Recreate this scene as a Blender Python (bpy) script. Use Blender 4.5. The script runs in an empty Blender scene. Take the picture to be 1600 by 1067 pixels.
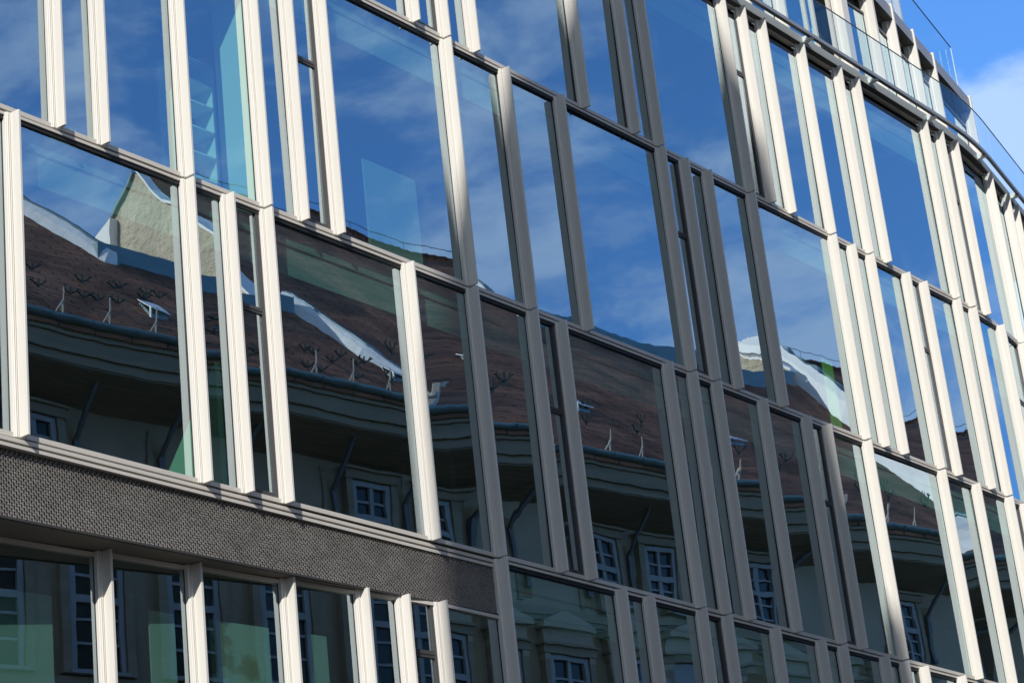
import bpy, math, random
from mathutils import Vector, Matrix
random.seed(7)
scene = bpy.context.scene
COL = scene.collection

# ------------------------------------------------------------------ camera
cd = bpy.data.cameras.new("camera")
cam = bpy.data.objects.new("camera", cd)
COL.objects.link(cam)
cd.sensor_width = 36.0
cd.lens = 82.65
cd.clip_start = 0.1
cd.clip_end = 6000
R_ = Vector((0.99371703, 0.04091388, -0.10417543))
U_ = Vector((0.11192169, -0.36326132, 0.9249404))
F_ = Vector((0.0, 0.93078852, 0.36555811))
cam.matrix_world = Matrix(((R_.x, U_.x, -F_.x, 0.0), (R_.y, U_.y, -F_.y, 0.0),
                           (R_.z, U_.z, -F_.z, 1.6), (0, 0, 0, 1)))
scene.camera = cam

# ------------------------------------------------------------------ world, sun, exposure
SUN = Vector((-0.2815, -2.084, 1.24)).normalized()
EL = math.asin(SUN.z)
AZ = math.atan2(SUN.x, SUN.y)
world = bpy.data.worlds.new("World")
scene.world = world
world.use_nodes = True
wt = world.node_tree
wt.nodes.clear()
def wn(t, **k):
    n = wt.nodes.new(t)
    for a, b in k.items():
        setattr(n, a, b)
    return n
wo = wn('ShaderNodeOutputWorld')
wb = wn('ShaderNodeBackground')
wb.inputs['Strength'].default_value = 0.14
sky = wn('ShaderNodeTexSky', sky_type='NISHITA')
sky.sun_disc = False
sky.sun_elevation = EL
sky.sun_rotation = AZ
sky.altitude = 300
sky.air_density = 1.0
sky.dust_density = 0.4
sky.ozone_density = 1.2
tc = wn('ShaderNodeTexCoord')
mp = wn('ShaderNodeMapping')
mp.inputs['Scale'].default_value = (1.0, 1.0, 1.7)
mp.inputs['Location'].default_value = (0.35, 0.1, 0.2)
nz = wn('ShaderNodeTexNoise')
nz.inputs['Scale'].default_value = 12.0
nz.inputs['Detail'].default_value = 7
nz.inputs['Roughness'].default_value = 0.58
nz.inputs['Distortion'].default_value = 0.25
cr = wn('ShaderNodeMapRange')
cr.interpolation_type = 'SMOOTHSTEP'
cr.inputs['From Min'].default_value = 0.475
cr.inputs['From Max'].default_value = 0.72
cr.inputs['To Max'].default_value = 0.68
mx = wn('ShaderNodeMix', data_type='RGBA')
mx.inputs['B'].default_value = (3.6, 4.7, 6.4, 1)
wt.links.new(tc.outputs['Generated'], mp.inputs['Vector'])
wt.links.new(mp.outputs[0], nz.inputs['Vector'])
acc = nz.outputs[0]
for d0, rad, amp in (((.862, .29, .40), .13, .13), ((.85, .41, .345), .10, .12), ((.225, .885, .395), .10, .42), ((.87, .11, .485), .09, .05), ((.20, .865, .475), .05, -.16)):
    vd = wn('ShaderNodeVectorMath', operation='DISTANCE')
    vd.inputs[1].default_value = d0
    wt.links.new(tc.outputs['Generated'], vd.inputs[0])
    mr = wn('ShaderNodeMapRange')
    mr.interpolation_type = 'SMOOTHSTEP'
    mr.inputs['From Min'].default_value = rad
    mr.inputs['From Max'].default_value = 0.0
    mr.inputs['To Max'].default_value = amp
    wt.links.new(vd.outputs['Value'], mr.inputs['Value'])
    ad = wn('ShaderNodeMath', operation='ADD')
    wt.links.new(acc, ad.inputs[0])
    wt.links.new(mr.outputs[0], ad.inputs[1])
    acc = ad.outputs[0]
wt.links.new(acc, cr.inputs['Value'])
wt.links.new(cr.outputs[0], mx.inputs['Factor'])
tn = wn('ShaderNodeMix', data_type='RGBA', blend_type='MULTIPLY')
tn.inputs['Factor'].default_value = 1
tn.inputs['B'].default_value = (0.50, 0.90, 1.38, 1)
wt.links.new(sky.outputs[0], tn.inputs['A'])
wt.links.new(tn.outputs['Result'], mx.inputs['A'])
# unseen half of the sky behind the viewpoint: pale veil added to neutralise shade fill
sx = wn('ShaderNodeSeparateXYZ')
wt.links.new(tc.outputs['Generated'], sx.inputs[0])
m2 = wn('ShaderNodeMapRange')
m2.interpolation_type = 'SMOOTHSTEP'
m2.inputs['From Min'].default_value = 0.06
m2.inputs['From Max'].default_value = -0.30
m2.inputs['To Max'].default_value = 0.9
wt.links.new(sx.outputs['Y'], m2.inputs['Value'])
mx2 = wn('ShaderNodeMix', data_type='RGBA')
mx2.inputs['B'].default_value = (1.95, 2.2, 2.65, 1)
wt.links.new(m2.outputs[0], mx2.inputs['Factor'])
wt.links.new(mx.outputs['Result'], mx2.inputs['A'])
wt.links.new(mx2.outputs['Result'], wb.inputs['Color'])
wt.links.new(wb.outputs[0], wo.inputs['Surface'])

sd = bpy.data.lights.new("sun", 'SUN')
sd.energy = 3.3
sd.angle = math.radians(0.35)
sd.color = (1.0, 0.965, 0.90)
so = bpy.data.objects.new("sun", sd)
COL.objects.link(so)
so.rotation_euler = SUN.to_track_quat('Z', 'Y').to_euler()
so.location = (0, -40, 80)

scene.view_settings.view_transform = 'Standard'
scene.view_settings.look = 'None'
scene.view_settings.exposure = 0.34
scene.view_settings.gamma = 1.0
scene.cycles.max_bounces = 10
scene.cycles.transparent_max_bounces = 16
scene.cycles.glossy_bounces = 5
scene.cycles.caustics_reflective = False
scene.cycles.sample_clamp_indirect = 4.0

# ------------------------------------------------------------------ materials
def mat(name, color, rough=0.5, metal=0.0, spec=0.5, noise=None, bump=None, var=0.0):
    """noise=(scale xyz, amount) multiplies the colour by soft dirt and grain; bump=(scale, distance)."""
    m = bpy.data.materials.new(name)
    m.use_nodes = True
    t = m.node_tree
    p = t.nodes['Principled BSDF']
    p.inputs['Base Color'].default_value = (*color, 1)
    p.inputs['Roughness'].default_value = rough
    p.inputs['Metallic'].default_value = metal
    p.inputs['Specular IOR Level'].default_value = spec
    if noise or bump:
        c = t.nodes.new('ShaderNodeTexCoord')
    if noise:
        sc, am = noise
        mpn = t.nodes.new('ShaderNodeMapping')
        mpn.inputs['Scale'].default_value = sc
        n = t.nodes.new('ShaderNodeTexNoise')
        n.inputs['Scale'].default_value = 1.0
        n.inputs['Detail'].default_value = 6
        n.inputs['Roughness'].default_value = 0.6
        r = t.nodes.new('ShaderNodeMapRange')
        r.inputs['From Min'].default_value = 0.25
        r.inputs['From Max'].default_value = 0.75
        r.inputs['To Min'].default_value = 1 - am
        r.inputs['To Max'].default_value = 1 + am * 0.6
        mu = t.nodes.new('ShaderNodeMix')
        mu.data_type = 'RGBA'
        mu.blend_type = 'MULTIPLY'
        mu.inputs['Factor'].default_value = 1
        mu.inputs['A'].default_value = (*color, 1)
        t.links.new(c.outputs['Object'], mpn.inputs['Vector'])
        t.links.new(mpn.outputs[0], n.inputs['Vector'])
        t.links.new(n.outputs[0], r.inputs['Value'])
        t.links.new(r.outputs[0], mu.inputs['B'])
        t.links.new(mu.outputs['Result'], p.inputs['Base Color'])
    if bump:
        n2 = t.nodes.new('ShaderNodeTexNoise')
        n2.inputs['Scale'].default_value = bump[0]
        n2.inputs['Detail'].default_value = 4
        b = t.nodes.new('ShaderNodeBump')
        b.inputs['Distance'].default_value = bump[1]
        t.links.new(c.outputs['Object'], n2.inputs['Vector'])
        t.links.new(n2.outputs[0], b.inputs['Height'])
        t.links.new(b.outputs[0], p.inputs['Normal'])
    return m

def glass_mat(name, tcol, gcol, fac, wav=0.00034, wscale=1.8, fres=0.25):
    """coated window glass: part mirror, part tinted see-through, slightly wavy."""
    m = bpy.data.materials.new(name)
    m.use_nodes = True
    t = m.node_tree
    t.nodes.clear()
    o = t.nodes.new('ShaderNodeOutputMaterial')
    ms = t.nodes.new('ShaderNodeMixShader')
    tr = t.nodes.new('ShaderNodeBsdfTransparent')
    tr.inputs['Color'].default_value = (*tcol, 1)
    gl = t.nodes.new('ShaderNodeBsdfGlossy')
    gl.inputs['Color'].default_value = (*gcol, 1)
    gl.inputs['Roughness'].default_value = 0.0
    ge = t.nodes.new('ShaderNodeNewGeometry')
    dt = t.nodes.new('ShaderNodeVectorMath')
    dt.operation = 'DOT_PRODUCT'
    t.links.new(ge.outputs['Normal'], dt.inputs[0])
    t.links.new(ge.outputs['Incoming'], dt.inputs[1])
    ab = t.nodes.new('ShaderNodeMath')
    ab.operation = 'ABSOLUTE'
    t.links.new(dt.outputs['Value'], ab.inputs[0])
    om = t.nodes.new('ShaderNodeMath')
    om.operation = 'SUBTRACT'
    om.use_clamp = True
    om.inputs[0].default_value = 1.0
    t.links.new(ab.outputs[0], om.inputs[1])
    pw = t.nodes.new('ShaderNodeMath')
    pw.operation = 'POWER'
    pw.inputs[1].default_value = 5.0
    t.links.new(om.outputs[0], pw.inputs[0])
    ma = t.nodes.new('ShaderNodeMath')
    ma.operation = 'MULTIPLY_ADD'
    ma.use_clamp = True
    ma.inputs[1].default_value = 1 - fac
    ma.inputs[2].default_value = fac
    t.links.new(pw.outputs[0], ma.inputs[0])
    t.links.new(ma.outputs[0], ms.inputs[0])
    t.links.new(tr.outputs[0], ms.inputs[1])
    t.links.new(gl.outputs[0], ms.inputs[2])
    t.links.new(ms.outputs[0], o.inputs[0])
    if wav:
        c = t.nodes.new('ShaderNodeTexCoord')
        n = t.nodes.new('ShaderNodeTexNoise')
        n.inputs['Scale'].default_value = wscale
        n.inputs['Detail'].default_value = 1.5
        b = t.nodes.new('ShaderNodeBump')
        b.inputs['Strength'].default_value = 1.0
        b.inputs['Distance'].default_value = wav
        t.links.new(c.outputs['Object'], n.inputs['Vector'])
        t.links.new(n.outputs[0], b.inputs['Height'])
        t.links.new(b.outputs[0], gl.inputs['Normal'])
    return m

M = {}
M['cream'] = mat('champagne_metal', (0.775, 0.745, 0.69), 0.42, 0.0, 0.5, ((24, 24, 0.5), 0.06))
M['sill'] = mat('champagne_sill', (0.68, 0.635, 0.57), 0.45, 0.0, 0.5, ((2, 2, 20), 0.07))
M['gasket'] = mat('black_gasket', (0.018, 0.018, 0.02), 0.6)
M['dark'] = mat('dark_frame_metal', (0.075, 0.072, 0.075), 0.4, 0.2)
M['recess'] = mat('dark_recess', (0.05, 0.048, 0.045), 0.7)
M['glass'] = glass_mat('coated_glass', (0.62, 1.0, 0.90), (0.80, 0.94, 1.0), 0.49)
M['rail_glass'] = glass_mat('clear_glass', (0.86, 0.95, 0.95), (0.85, 0.95, 1.0), 0.06, 0)
M['fascia'] = mat('grey_fascia', (0.47, 0.455, 0.435), 0.5, 0.0, 0.5, ((1, 1, 6), 0.05))
M['roofband'] = mat('grey_roof_band', (0.36, 0.355, 0.36), 0.5, 0.0, 0.5, ((1, 1, 6), 0.05))
M['rail'] = mat('grey_rail_metal', (0.30, 0.31, 0.33), 0.5, 0.1)
M['bracket'] = mat('galvanised_bracket', (0.82, 0.86, 0.86), 0.4, 0.1)
M['mesh'] = mat('woven_bronze_metal', (0.29, 0.268, 0.245), 0.30, 0.55, 0.5, ((3, 3, 3), 0.25))
M['meshback'] = mat('bronze_backing', (0.035, 0.032, 0.03), 0.6)
M['soffit'] = mat('bronze_soffit', (0.20, 0.175, 0.15), 0.5, 0.1, 0.5, ((1.5, 1.5, 1.5), 0.1))
M['white'] = mat('interior_white', (0.90, 0.90, 0.86), 0.7)
M['blindbox'] = mat('blind_box_grey', (0.31, 0.34, 0.34), 0.6)
M['ceil'] = mat('interior_ceiling', (0.30, 0.31, 0.31), 0.8)
M['inner'] = mat('interior_grey', (0.20, 0.21, 0.205), 0.8)
M['floor'] = mat('interior_floor', (0.26, 0.25, 0.23), 0.6)
M['green'] = mat('interior_green', (0.42, 0.60, 0.44), 0.7)
M['lime'] = mat('lime_panel', (0.42, 0.66, 0.12), 0.6)
M['red'] = mat('red_plastic', (0.65, 0.05, 0.09), 0.35)
M['screen'] = mat('sun_screen_fabric', (0.38, 0.38, 0.37), 0.85, 0, 0.2, ((1.1, 1.1, 1.1), 0.10))
M['wall'] = mat('old_plaster', (0.37, 0.29, 0.20), 0.9, 0, 0.2, ((0.5, 0.5, 0.35), 0.28), (6, 0.02))
M['ochre'] = mat('ochre_plaster', (0.34, 0.235, 0.13), 0.9, 0, 0.2, ((0.6, 0.6, 0.3), 0.25))
M['stone'] = mat('pale_stone', (0.42, 0.355, 0.265), 0.9, 0, 0.2, ((0.5, 0.5, 0.2), 0.2), (5, 0.02))
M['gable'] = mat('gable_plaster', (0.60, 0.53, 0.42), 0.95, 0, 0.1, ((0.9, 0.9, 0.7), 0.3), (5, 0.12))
M['cornice'] = mat('cornice_plaster', (0.31, 0.255, 0.185), 0.9, 0, 0.2, ((0.4, 0.4, 5), 0.25))
M['plank'] = mat('soffit_planks', (0.25, 0.195, 0.14), 0.85, 0, 0.2, ((0.6, 14, 14), 0.4))
M['strut'] = mat('blue_grey_paint', (0.11, 0.115, 0.12), 0.6)
M['zinc'] = mat('blue_zinc', (0.17, 0.25, 0.28), 0.45, 0.4, 0.5, ((1.2, 3, 3), 0.2))
M['winframe'] = mat('pale_blue_window_paint', (0.33, 0.335, 0.34), 0.6, 0, 0.3, ((6, 6, 3), 0.15))
M['oldglass'] = mat('old_window_glass', (0.022, 0.026, 0.028), 0.14, 0.0, 0.25)
M['firewall'] = mat('white_sheet_metal', (0.92, 0.93, 0.94), 0.5, 0.0, 0.4, ((1, 1, 1.5), 0.06), (2.0, 0.05))
M['guard'] = mat('black_iron', (0.03, 0.04, 0.04), 0.6)
M['tripod'] = mat('pale_iron', (0.45, 0.43, 0.40), 0.6)
M['asphalt'] = mat('asphalt', (0.05, 0.05, 0.052), 0.85, 0, 0.3, ((3, 3, 3), 0.25), (40, 0.01))
M['paving'] = mat('paving', (0.17, 0.15, 0.125), 0.85, 0, 0.3, ((2, 2, 2), 0.2))
M['kerb'] = mat('kerb_granite', (0.32, 0.31, 0.30), 0.8, 0, 0.3, ((9, 9, 9), 0.2))
M['basestone'] = mat('dark_base_stone', (0.16, 0.15, 0.14), 0.5, 0, 0.4, ((2, 2, 2), 0.2))

def tile_mat():
    m = bpy.data.materials.new('brown_roof_tiles')
    m.use_nodes = True
    t = m.node_tree
    p = t.nodes['Principled BSDF']
    p.inputs['Roughness'].default_value = 0.85
    p.inputs['Specular IOR Level'].default_value = 0.25
    c = t.nodes.new('ShaderNodeTexCoord')
    mp = t.nodes.new('ShaderNodeMapping')
    mp.inputs['Rotation'].default_value = (math.radians(47.2), 0, 0)
    br = t.nodes.new('ShaderNodeTexBrick')
    br.inputs['Scale'].default_value = 1.0
    br.inputs['Brick Width'].default_value = 0.9
    br.inputs['Row Height'].default_value = 0.155
    br.inputs['Mortar Size'].default_value = 0.022
    br.inputs['Mortar Smooth'].default_value = 0.35
    br.inputs['Color1'].default_value = (0.40, 0.17, 0.10, 1)
    br.inputs['Color2'].default_value = (0.24, 0.11, 0.07, 1)
    br.inputs['Mortar'].default_value = (0.045, 0.03, 0.026, 1)
    n = t.nodes.new('ShaderNodeTexNoise')
    n.inputs['Scale'].default_value = 0.9
    n.inputs['Detail'].default_value = 8
    r = t.nodes.new('ShaderNodeMapRange')
    r.inputs['From Min'].default_value = 0.3
    r.inputs['From Max'].default_value = 0.7
    r.inputs['To Min'].default_value = 0.5
    r.inputs['To Max'].default_value = 1.45
    mu = t.nodes.new('ShaderNodeMix')
    mu.data_type = 'RGBA'
    mu.blend_type = 'MULTIPLY'
    mu.inputs['Factor'].default_value = 1
    b = t.nodes.new('ShaderNodeBump')
    b.inputs['Distance'].default_value = 0.03
    b.invert = True
    t.links.new(c.outputs['Object'], mp.inputs['Vector'])
    t.links.new(mp.outputs[0], br.inputs['Vector'])
    t.links.new(c.outputs['Object'], n.inputs['Vector'])
    t.links.new(n.outputs[0], r.inputs['Value'])
    t.links.new(br.outputs['Color'], mu.inputs['A'])
    t.links.new(r.outputs[0], mu.inputs['B'])
    t.links.new(mu.outputs['Result'], p.inputs['Base Color'])
    t.links.new(br.outputs['Fac'], b.inputs['Height'])
    t.links.new(b.outputs[0], p.inputs['Normal'])
    return m
M['tiles'] = tile_mat()

def stain_mat():
    """pale plaster with a few ochre damp stains."""
    m = mat('stained_plaster', (0.72, 0.72, 0.66), 0.9)
    t = m.node_tree
    p = t.nodes['Principled BSDF']
    c = t.nodes.new('ShaderNodeTexCoord')
    n = t.nodes.new('ShaderNodeTexNoise')
    n.inputs['Scale'].default_value = 2.3
    n.inputs['Detail'].default_value = 6
    r = t.nodes.new('ShaderNodeValToRGB')
    r.color_ramp.elements[0].position = 0.57
    r.color_ramp.elements[0].color = (0.42, 0.42, 0.40, 1)
    r.color_ramp.elements[1].position = 0.62
    r.color_ramp.elements[1].color = (0.28, 0.24, 0.16, 1)
    t.links.new(c.outputs['Object'], n.inputs['Vector'])
    t.links.new(n.outputs[0], r.inputs[0])
    t.links.new(r.outputs[0], p.inputs['Base Color'])
    return m
M['stain'] = stain_mat()

# ------------------------------------------------------------------ mesh helpers
class MB:
    def __init__(self, fn=None):
        self.v = []
        self.f = []
        self.mi = []
        self.fn = fn or (lambda a, b, c: (a, b, c))
        self.slots = []
    def slot(self, m):
        if m not in self.slots:
            self.slots.append(m)
        return self.slots.index(m)
    def face(self, pts, m):
        b = len(self.v)
        self.v += [self.fn(*q) for q in pts]
        self.f.append(tuple(range(b, b + len(pts))))
        self.mi.append(self.slot(m))
    def hexa(self, q, m):
        """q: 8 points, bottom ring then top ring."""
        b = len(self.v)
        self.v += [self.fn(*a) for a in q]
        for f in ((0, 3, 2, 1), (4, 5, 6, 7), (0, 1, 5, 4), (1, 2, 6, 5), (2, 3, 7, 6), (3, 0, 4, 7)):
            self.f.append(tuple(b + i for i in f))
            self.mi.append(self.slot(m))
    def box(self, x0, x1, y0, y1, z0, z1, m):
        self.hexa([(x0, y0, z0), (x1, y0, z0), (x1, y1, z0), (x0, y1, z0),
                   (x0, y0, z1), (x1, y0, z1), (x1, y1, z1), (x0, y1, z1)], m)
    def strip(self, xs, y0, y1, z0, z1, m, dy=None):
        """a box cut along x at xs so that it can follow the bend."""
        for a, b in zip(xs[:-1], xs[1:]):
            ya, yb = (dy(a), dy(b)) if dy else (0, 0)
            self.hexa([(a, y0 + ya, z0), (b, y0 + yb, z0), (b, y1 + yb, z0), (a, y1 + ya, z0),
                       (a, y0 + ya, z1), (b, y0 + yb, z1), (b, y1 + yb, z1), (a, y1 + ya, z1)], m)
    def prism(self, poly, z0, z1, m):
        """poly in x,y extruded along z."""
        n = len(poly)
        b = len(self.v)
        self.v += [self.fn(x, y, z0) for x, y in poly] + [self.fn(x, y, z1) for x, y in poly]
        k = self.slot(m)
        self.f.append(tuple(b + i for i in reversed(range(n))))
        self.f.append(tuple(b + n + i for i in range(n)))
        self.mi += [k, k]
        for i in range(n):
            j = (i + 1) % n
            self.f.append((b + i, b + j, b + n + j, b + n + i))
            self.mi.append(k)
    def loft(self, rings, m, cap=True, closed=True):
        b = len(self.v)
        n = len(rings[0])
        k = self.slot(m)
        for r in rings:
            self.v += [self.fn(*q) for q in r]
        for i in range(len(rings) - 1):
            for j in range(n if closed else n - 1):
                jj = (j + 1) % n
                self.f.append((b + i * n + j, b + i * n + jj, b + (i + 1) * n + jj, b + (i + 1) * n + j))
                self.mi.append(k)
        if cap:
            self.f.append(tuple(b + j for j in reversed(range(n))))
            self.f.append(tuple(b + (len(rings) - 1) * n + j for j in range(n)))
            self.mi += [k, k]
    def tube(self, p, q, r, m, n=6):
        p = Vector(p); q = Vector(q)
        d = (q - p).normalized()
        a = d.orthogonal().normalized()
        c = d.cross(a)
        ring = lambda o: [tuple(o + r * (math.cos(6.2832 * i / n) * a + math.sin(6.2832 * i / n) * c)) for i in range(n)]
        self.loft([ring(p), ring(q)], m)
    def build(self, name, parent=None, smooth=False):
        me = bpy.data.meshes.new(name)
        me.from_pydata(self.v, [], self.f)
        for s in self.slots:
            me.materials.append(M[s])
        me.polygons.foreach_set('material_index', self.mi)
        if smooth:
            me.polygons.foreach_set('use_smooth', [True] * len(self.f))
        me.update()
        import bmesh
        bm = bmesh.new()
        bm.from_mesh(me)
        bmesh.ops.recalc_face_normals(bm, faces=bm.faces)
        bm.to_mesh(me)
        bm.free()
        o = bpy.data.objects.new(name, me)
        COL.objects.link(o)
        if parent:
            o.parent = parent
        return o

def empty(name, loc, rz, label, cat, group=None):
    o = bpy.data.objects.new(name, None)
    COL.objects.link(o)
    o.location = loc
    o.rotation_euler = (0, 0, rz)
    o.empty_display_size = 0.5
    o['label'] = label
    o['category'] = cat
    if group:
        o['group'] = group
    return o
def tag(o, label, cat, group=None):
    o['label'] = label
    o['category'] = cat
    if group:
        o['group'] = group
    return o

# ------------------------------------------------------------------ frames of reference
# street frame: s runs along the modern facade (away from the camera), o points out to the street, z up
T = Vector((0.58897151, 0.8081538, 0))
N = Vector((0.8081538, -0.58897151, 0))
O0 = Vector((2.28442409, 31.17242248, 0))
ZB = 9.6552                       # height of the first storey line (L0)
H = 3.6
RZ = math.atan2(T.y, T.x)
def street(s, o, z):
    return O0 + T * s + N * o + Vector((0, 0, z))

# ------------------------------------------------------------------ ground, road, pavements
def sheet(name, x0, x1, y0, y1, z, m, h=0.0):
    b = MB()
    if h:
        b.box(x0, x1, y0, y1, z - h, z, m)
    else:
        b.face([(x0, y0, z), (x1, y0, z), (x1, y1, z), (x0, y1, z)], m)
    o = b.build(name)
    o.location = O0
    o.rotation_euler = (0, 0, RZ)
    o['kind'] = 'structure'
    return o
sheet('ground', -1500, 1500, -1500, 1500, -0.02, 'paving')
sheet('road', -400, 400, -14.2, -3.6, 0.004, 'asphalt')
sheet('pavement', -400, 400, -3.6, 3.0, 0.13, 'paving', 0.14)
sheet('pavement', -400, 400, -30.0, -14.2, 0.13, 'paving', 0.14)
cam.location.z = 1.6

# ==================================================================== THE OFFICE BUILDING
PITCH = 0.62238
S0 = -11.935
def ks(k):
    return S0 + PITCH * k
def bend(s):
    """plan of the facade line: straight, then a short bend, then straight again."""
    a, w = 10.3, 12.5
    if s < a:
        return 0.012 - 0.00042 * s * s, 0.0
    e = 0.012 - 0.00042 * a * a
    if s < a + 2.5:
        return e - (s - a) ** 2 / (2 * w), -(s - a) / w
    return e - 0.25 - 0.2 * (s - a - 2.5), -0.2
def FB(s, o, z):
    """facade (s, o, z above L0) to the building's own axes."""
    b, sl = bend(s)
    c = 1 / math.sqrt(1 + sl * sl)
    return (s - sl * c * o, -(b + o * c), z + ZB)
def at(sc):
    """frame that is rigid about facade position sc (for fins and their profiles)."""
    b, sl = bend(sc)
    c = 1 / math.sqrt(1 + sl * sl)
    def fn(ds, o, z):
        return (sc + ds * c - sl * c * o, -(b + ds * sl * c + o * c), z + ZB)
    return fn
def flat(s0, s1):
    """frame whose o=const lines run straight between facade positions s0 and s1 (panes stay flat)."""
    sm = 0.5 * (s0 + s1)
    if s1 < 10.0:
        b = bend(sm)[0]
        return lambda s, o, z: (s, -(b + o), z + ZB)
    b0, b1 = bend(s0)[0], bend(s1)[0]
    sl = (b1 - b0) / (s1 - s0)
    c = 1 / math.sqrt(1 + sl * sl)
    return lambda s, o, z: (s - sl * c * o, -(b0 + sl * (s - s0) + o * c), z + ZB)

BLD = empty('office_building', O0, RZ,
            'modern curtain wall office building with cream vertical fins and blue reflecting glass', 'building')

FIN = [(0, 0), (-.030, 0), (-.034, -.108), (-.037, -.130), (-.043, -.130), (-.045, -.114), (-.057, -.114), (-.059, -.140), (-.066, -.140),
       (-.068, -.114), (-.073, -.114), (-.077, -.126), (-.091, -.128), (-.095, -.1335), (-.098, -.188),
       (.055, -.188), (.052, -.135), (.030, -.130), (.006, -.115)]
def fin(k, z0, z1, o=0.0, s=None):
    b = MB(at(ks(k) if s is None else s))
    b.prism([(x, y + o) for x, y in FIN], z0, z1, 'cream')
    ob = b.build('fin', BLD)
    bv = ob.modifiers.new('edge', 'BEVEL')
    bv.width = 0.003
    bv.segments = 1
    bv.limit_method = 'ANGLE'
    return ob

G = -.142                                   # plane of the glass
def window(ka, kb, z0, z1, casement=False, head=True, sill=True, slot=0.0, o=-.031, sa=None, sb=None, tilt=True, blind=True, bands=1):
    sa = ks(ka) if sa is None else sa
    sb = ks(kb) if sb is None else sb
    a, c = sa + .058, sb - .100
    fn = flat(sa, sb)
    b = MB(fn)
    zb, zt = z0, z1
    if sill:                                # light sill profile over a black groove
        b.box(a - .004, c + .004, -.145 + o, -.094 + o, z0 + .003, z0 + .054, 'sill')
        b.box(a - .002, c + .002, -.15 + o, -.118 + o, z0 + .054, z0 + .066, 'gasket')
        b.box(a - .003, c + .003, -.15 + o, -.13 + o, z0 - .02, z0 + .003, 'gasket')
        zb = z0 + .06
    if head:
        b.box(a - .004, c + .004, -.145 + o, -.096 + o, z1 - .052, z1 - .020, 'sill')
        b.box(a - .002, c + .002, -.15 + o, -.112 + o, z1 - .098, z1 - .053, 'gasket')
        zt = z1 - .09
    if slot:                                # dark blind slot above the glass of the top storey
        b.box(a - .003, c + .003, -.34 + o, -.30 + o, z1 - slot, z1 - .02, 'recess')
        b.box(a - .002, c + .002, -.30 + o, -.16 + o, z1 - slot, z1 - slot + .11, 'dark')
        b.box(a - .004, c + .004, -.20 + o, -.115 + o, z1 - .075, z1 - .045, 'sill')
        b.tube((c - .10, -.13 + o, z1 - slot + .16), (c - .015, -.13 + o, z1 - slot + .16), .012, 'bracket')
        zt = z1 - slot
    # black gaskets up both jambs
    b.box(c, c + .006, -.15 + o, -.133 + o, zb, zt, 'gasket')
    b.box(a - .006, a, -.15 + o, -.133 + o, zb, zt, 'gasket')
    w = b.build('window', BLD)
    p = MB(fn)
    g0, g1 = G + o, G + o
    dz = 0.0
    if tilt:                                # panes never sit perfectly true
        q = random.uniform(-.0036, .0036) * (c - a)
        g0 += q; g1 -= q
        dz = random.uniform(-.0026, .0026) * (zt - zb)
    if casement:
        f = MB(fn)
        x0, x1, y0, y1 = a, c, zb, zt
        zm = z0 + 2.24
        e = .052
        f.box(x0, x0 + e, G - .03 + o, -.118 + o, y0, y1, 'dark')
        f.box(x1 - e, x1, G - .03 + o, -.118 + o, y0, y1, 'dark')
        f.box(x0 + e, x1 - e, G - .03 + o, -.120 + o, y0, y0 + e, 'dark')
        f.box(x0 + e, x1 - e, G - .03 + o, -.120 + o, zm, zm + .075, 'dark')
        f.box(x0 + e, x1 - e, G - .03 + o, -.112 + o, zm + .030, zm + .046, 'dark')
        f.build('casement_frame', w)
    bow = random.uniform(-.0034, -.0008) * min(1.0, (c - a) / 1.2) if tilt else 0.0
    nu, nv = 8, 14
    k0 = len(p.v)
    for j in range(nv + 1):
        for i in range(nu + 1):
            x, y = i / nu, j / nv
            d = bow * 16 * x * (1 - x) * y * (1 - y)
            p.v.append(fn(a + (c - a) * x, g0 + (g1 - g0) * x + dz * (2 * y - 1) + d, zb + (zt - zb) * y))
    sl_ = p.slot('glass')
    for j in range(nv):
        for i in range(nu):
            q = k0 + j * (nu + 1) + i
            p.f.append((q, q + 1, q + nu + 2, q + nu + 1))
            p.mi.append(sl_)
    p.build('pane', w, True)
    if blind and c - a > .25:               # white blind box just behind the head of the glass
        q = MB(fn)
        zz = z1 - slot * .9
        q.box(a - .04, c + .09, -.32 + o, -.20 + o, zz - .70, zz - .345, 'blindbox')
        q.box(a - .04, c + .09, -.32 + o, -.21 + o, zz - .30, zz - .06, 'blindbox')
        q.build('blind_box', w)
    return w

ROW1 = [-4, 0, 4, 5, 6, 10, 12, 14, 15, 19, 20, 21, 23, 25, 26, 28, 32, 34, 36, 37, 39, 41]
ROW2 = [-2, 1, 2, 4, 6, 7, 8, 12, 14, 16, 20, 21, 22, 24, 28, 29, 30, 32, 33, 35, 36, 38, 40, 42]
ROW3 = [7, 9, 11, 12, 13, 17, 19, 20, 24, 25, 26, 28, 30, 31, 35, 36, 37, 40.03, 41.95, 43.0, 45.0]
ROW0 = [12, 16, 17, 19, 20, 22, 24, 25, 27, 28, 29, 31, 33, 35]
CAS = {1: [5, 14, 25, 36], 2: [7, 20, 32, 38], 3: [11, 24, 36], 0: [19, 28]}
for r, ks_ in ((0, ROW0), (1, ROW1), (2, ROW2), (3, ROW3)):
    z0 = (r - 1) * H
    for i, k in enumerate(ks_):
        top = z0 + H - (.035 if r == 3 else .0215)
        fin(k, z0 + .0035, top)
        if i + 1 < len(ks_):
            window(k, ks_[i + 1], z0, z0 + H, casement=k in CAS[r],
                   head=(r != 3), slot=.30 if r == 3 else 0.0)

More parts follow.
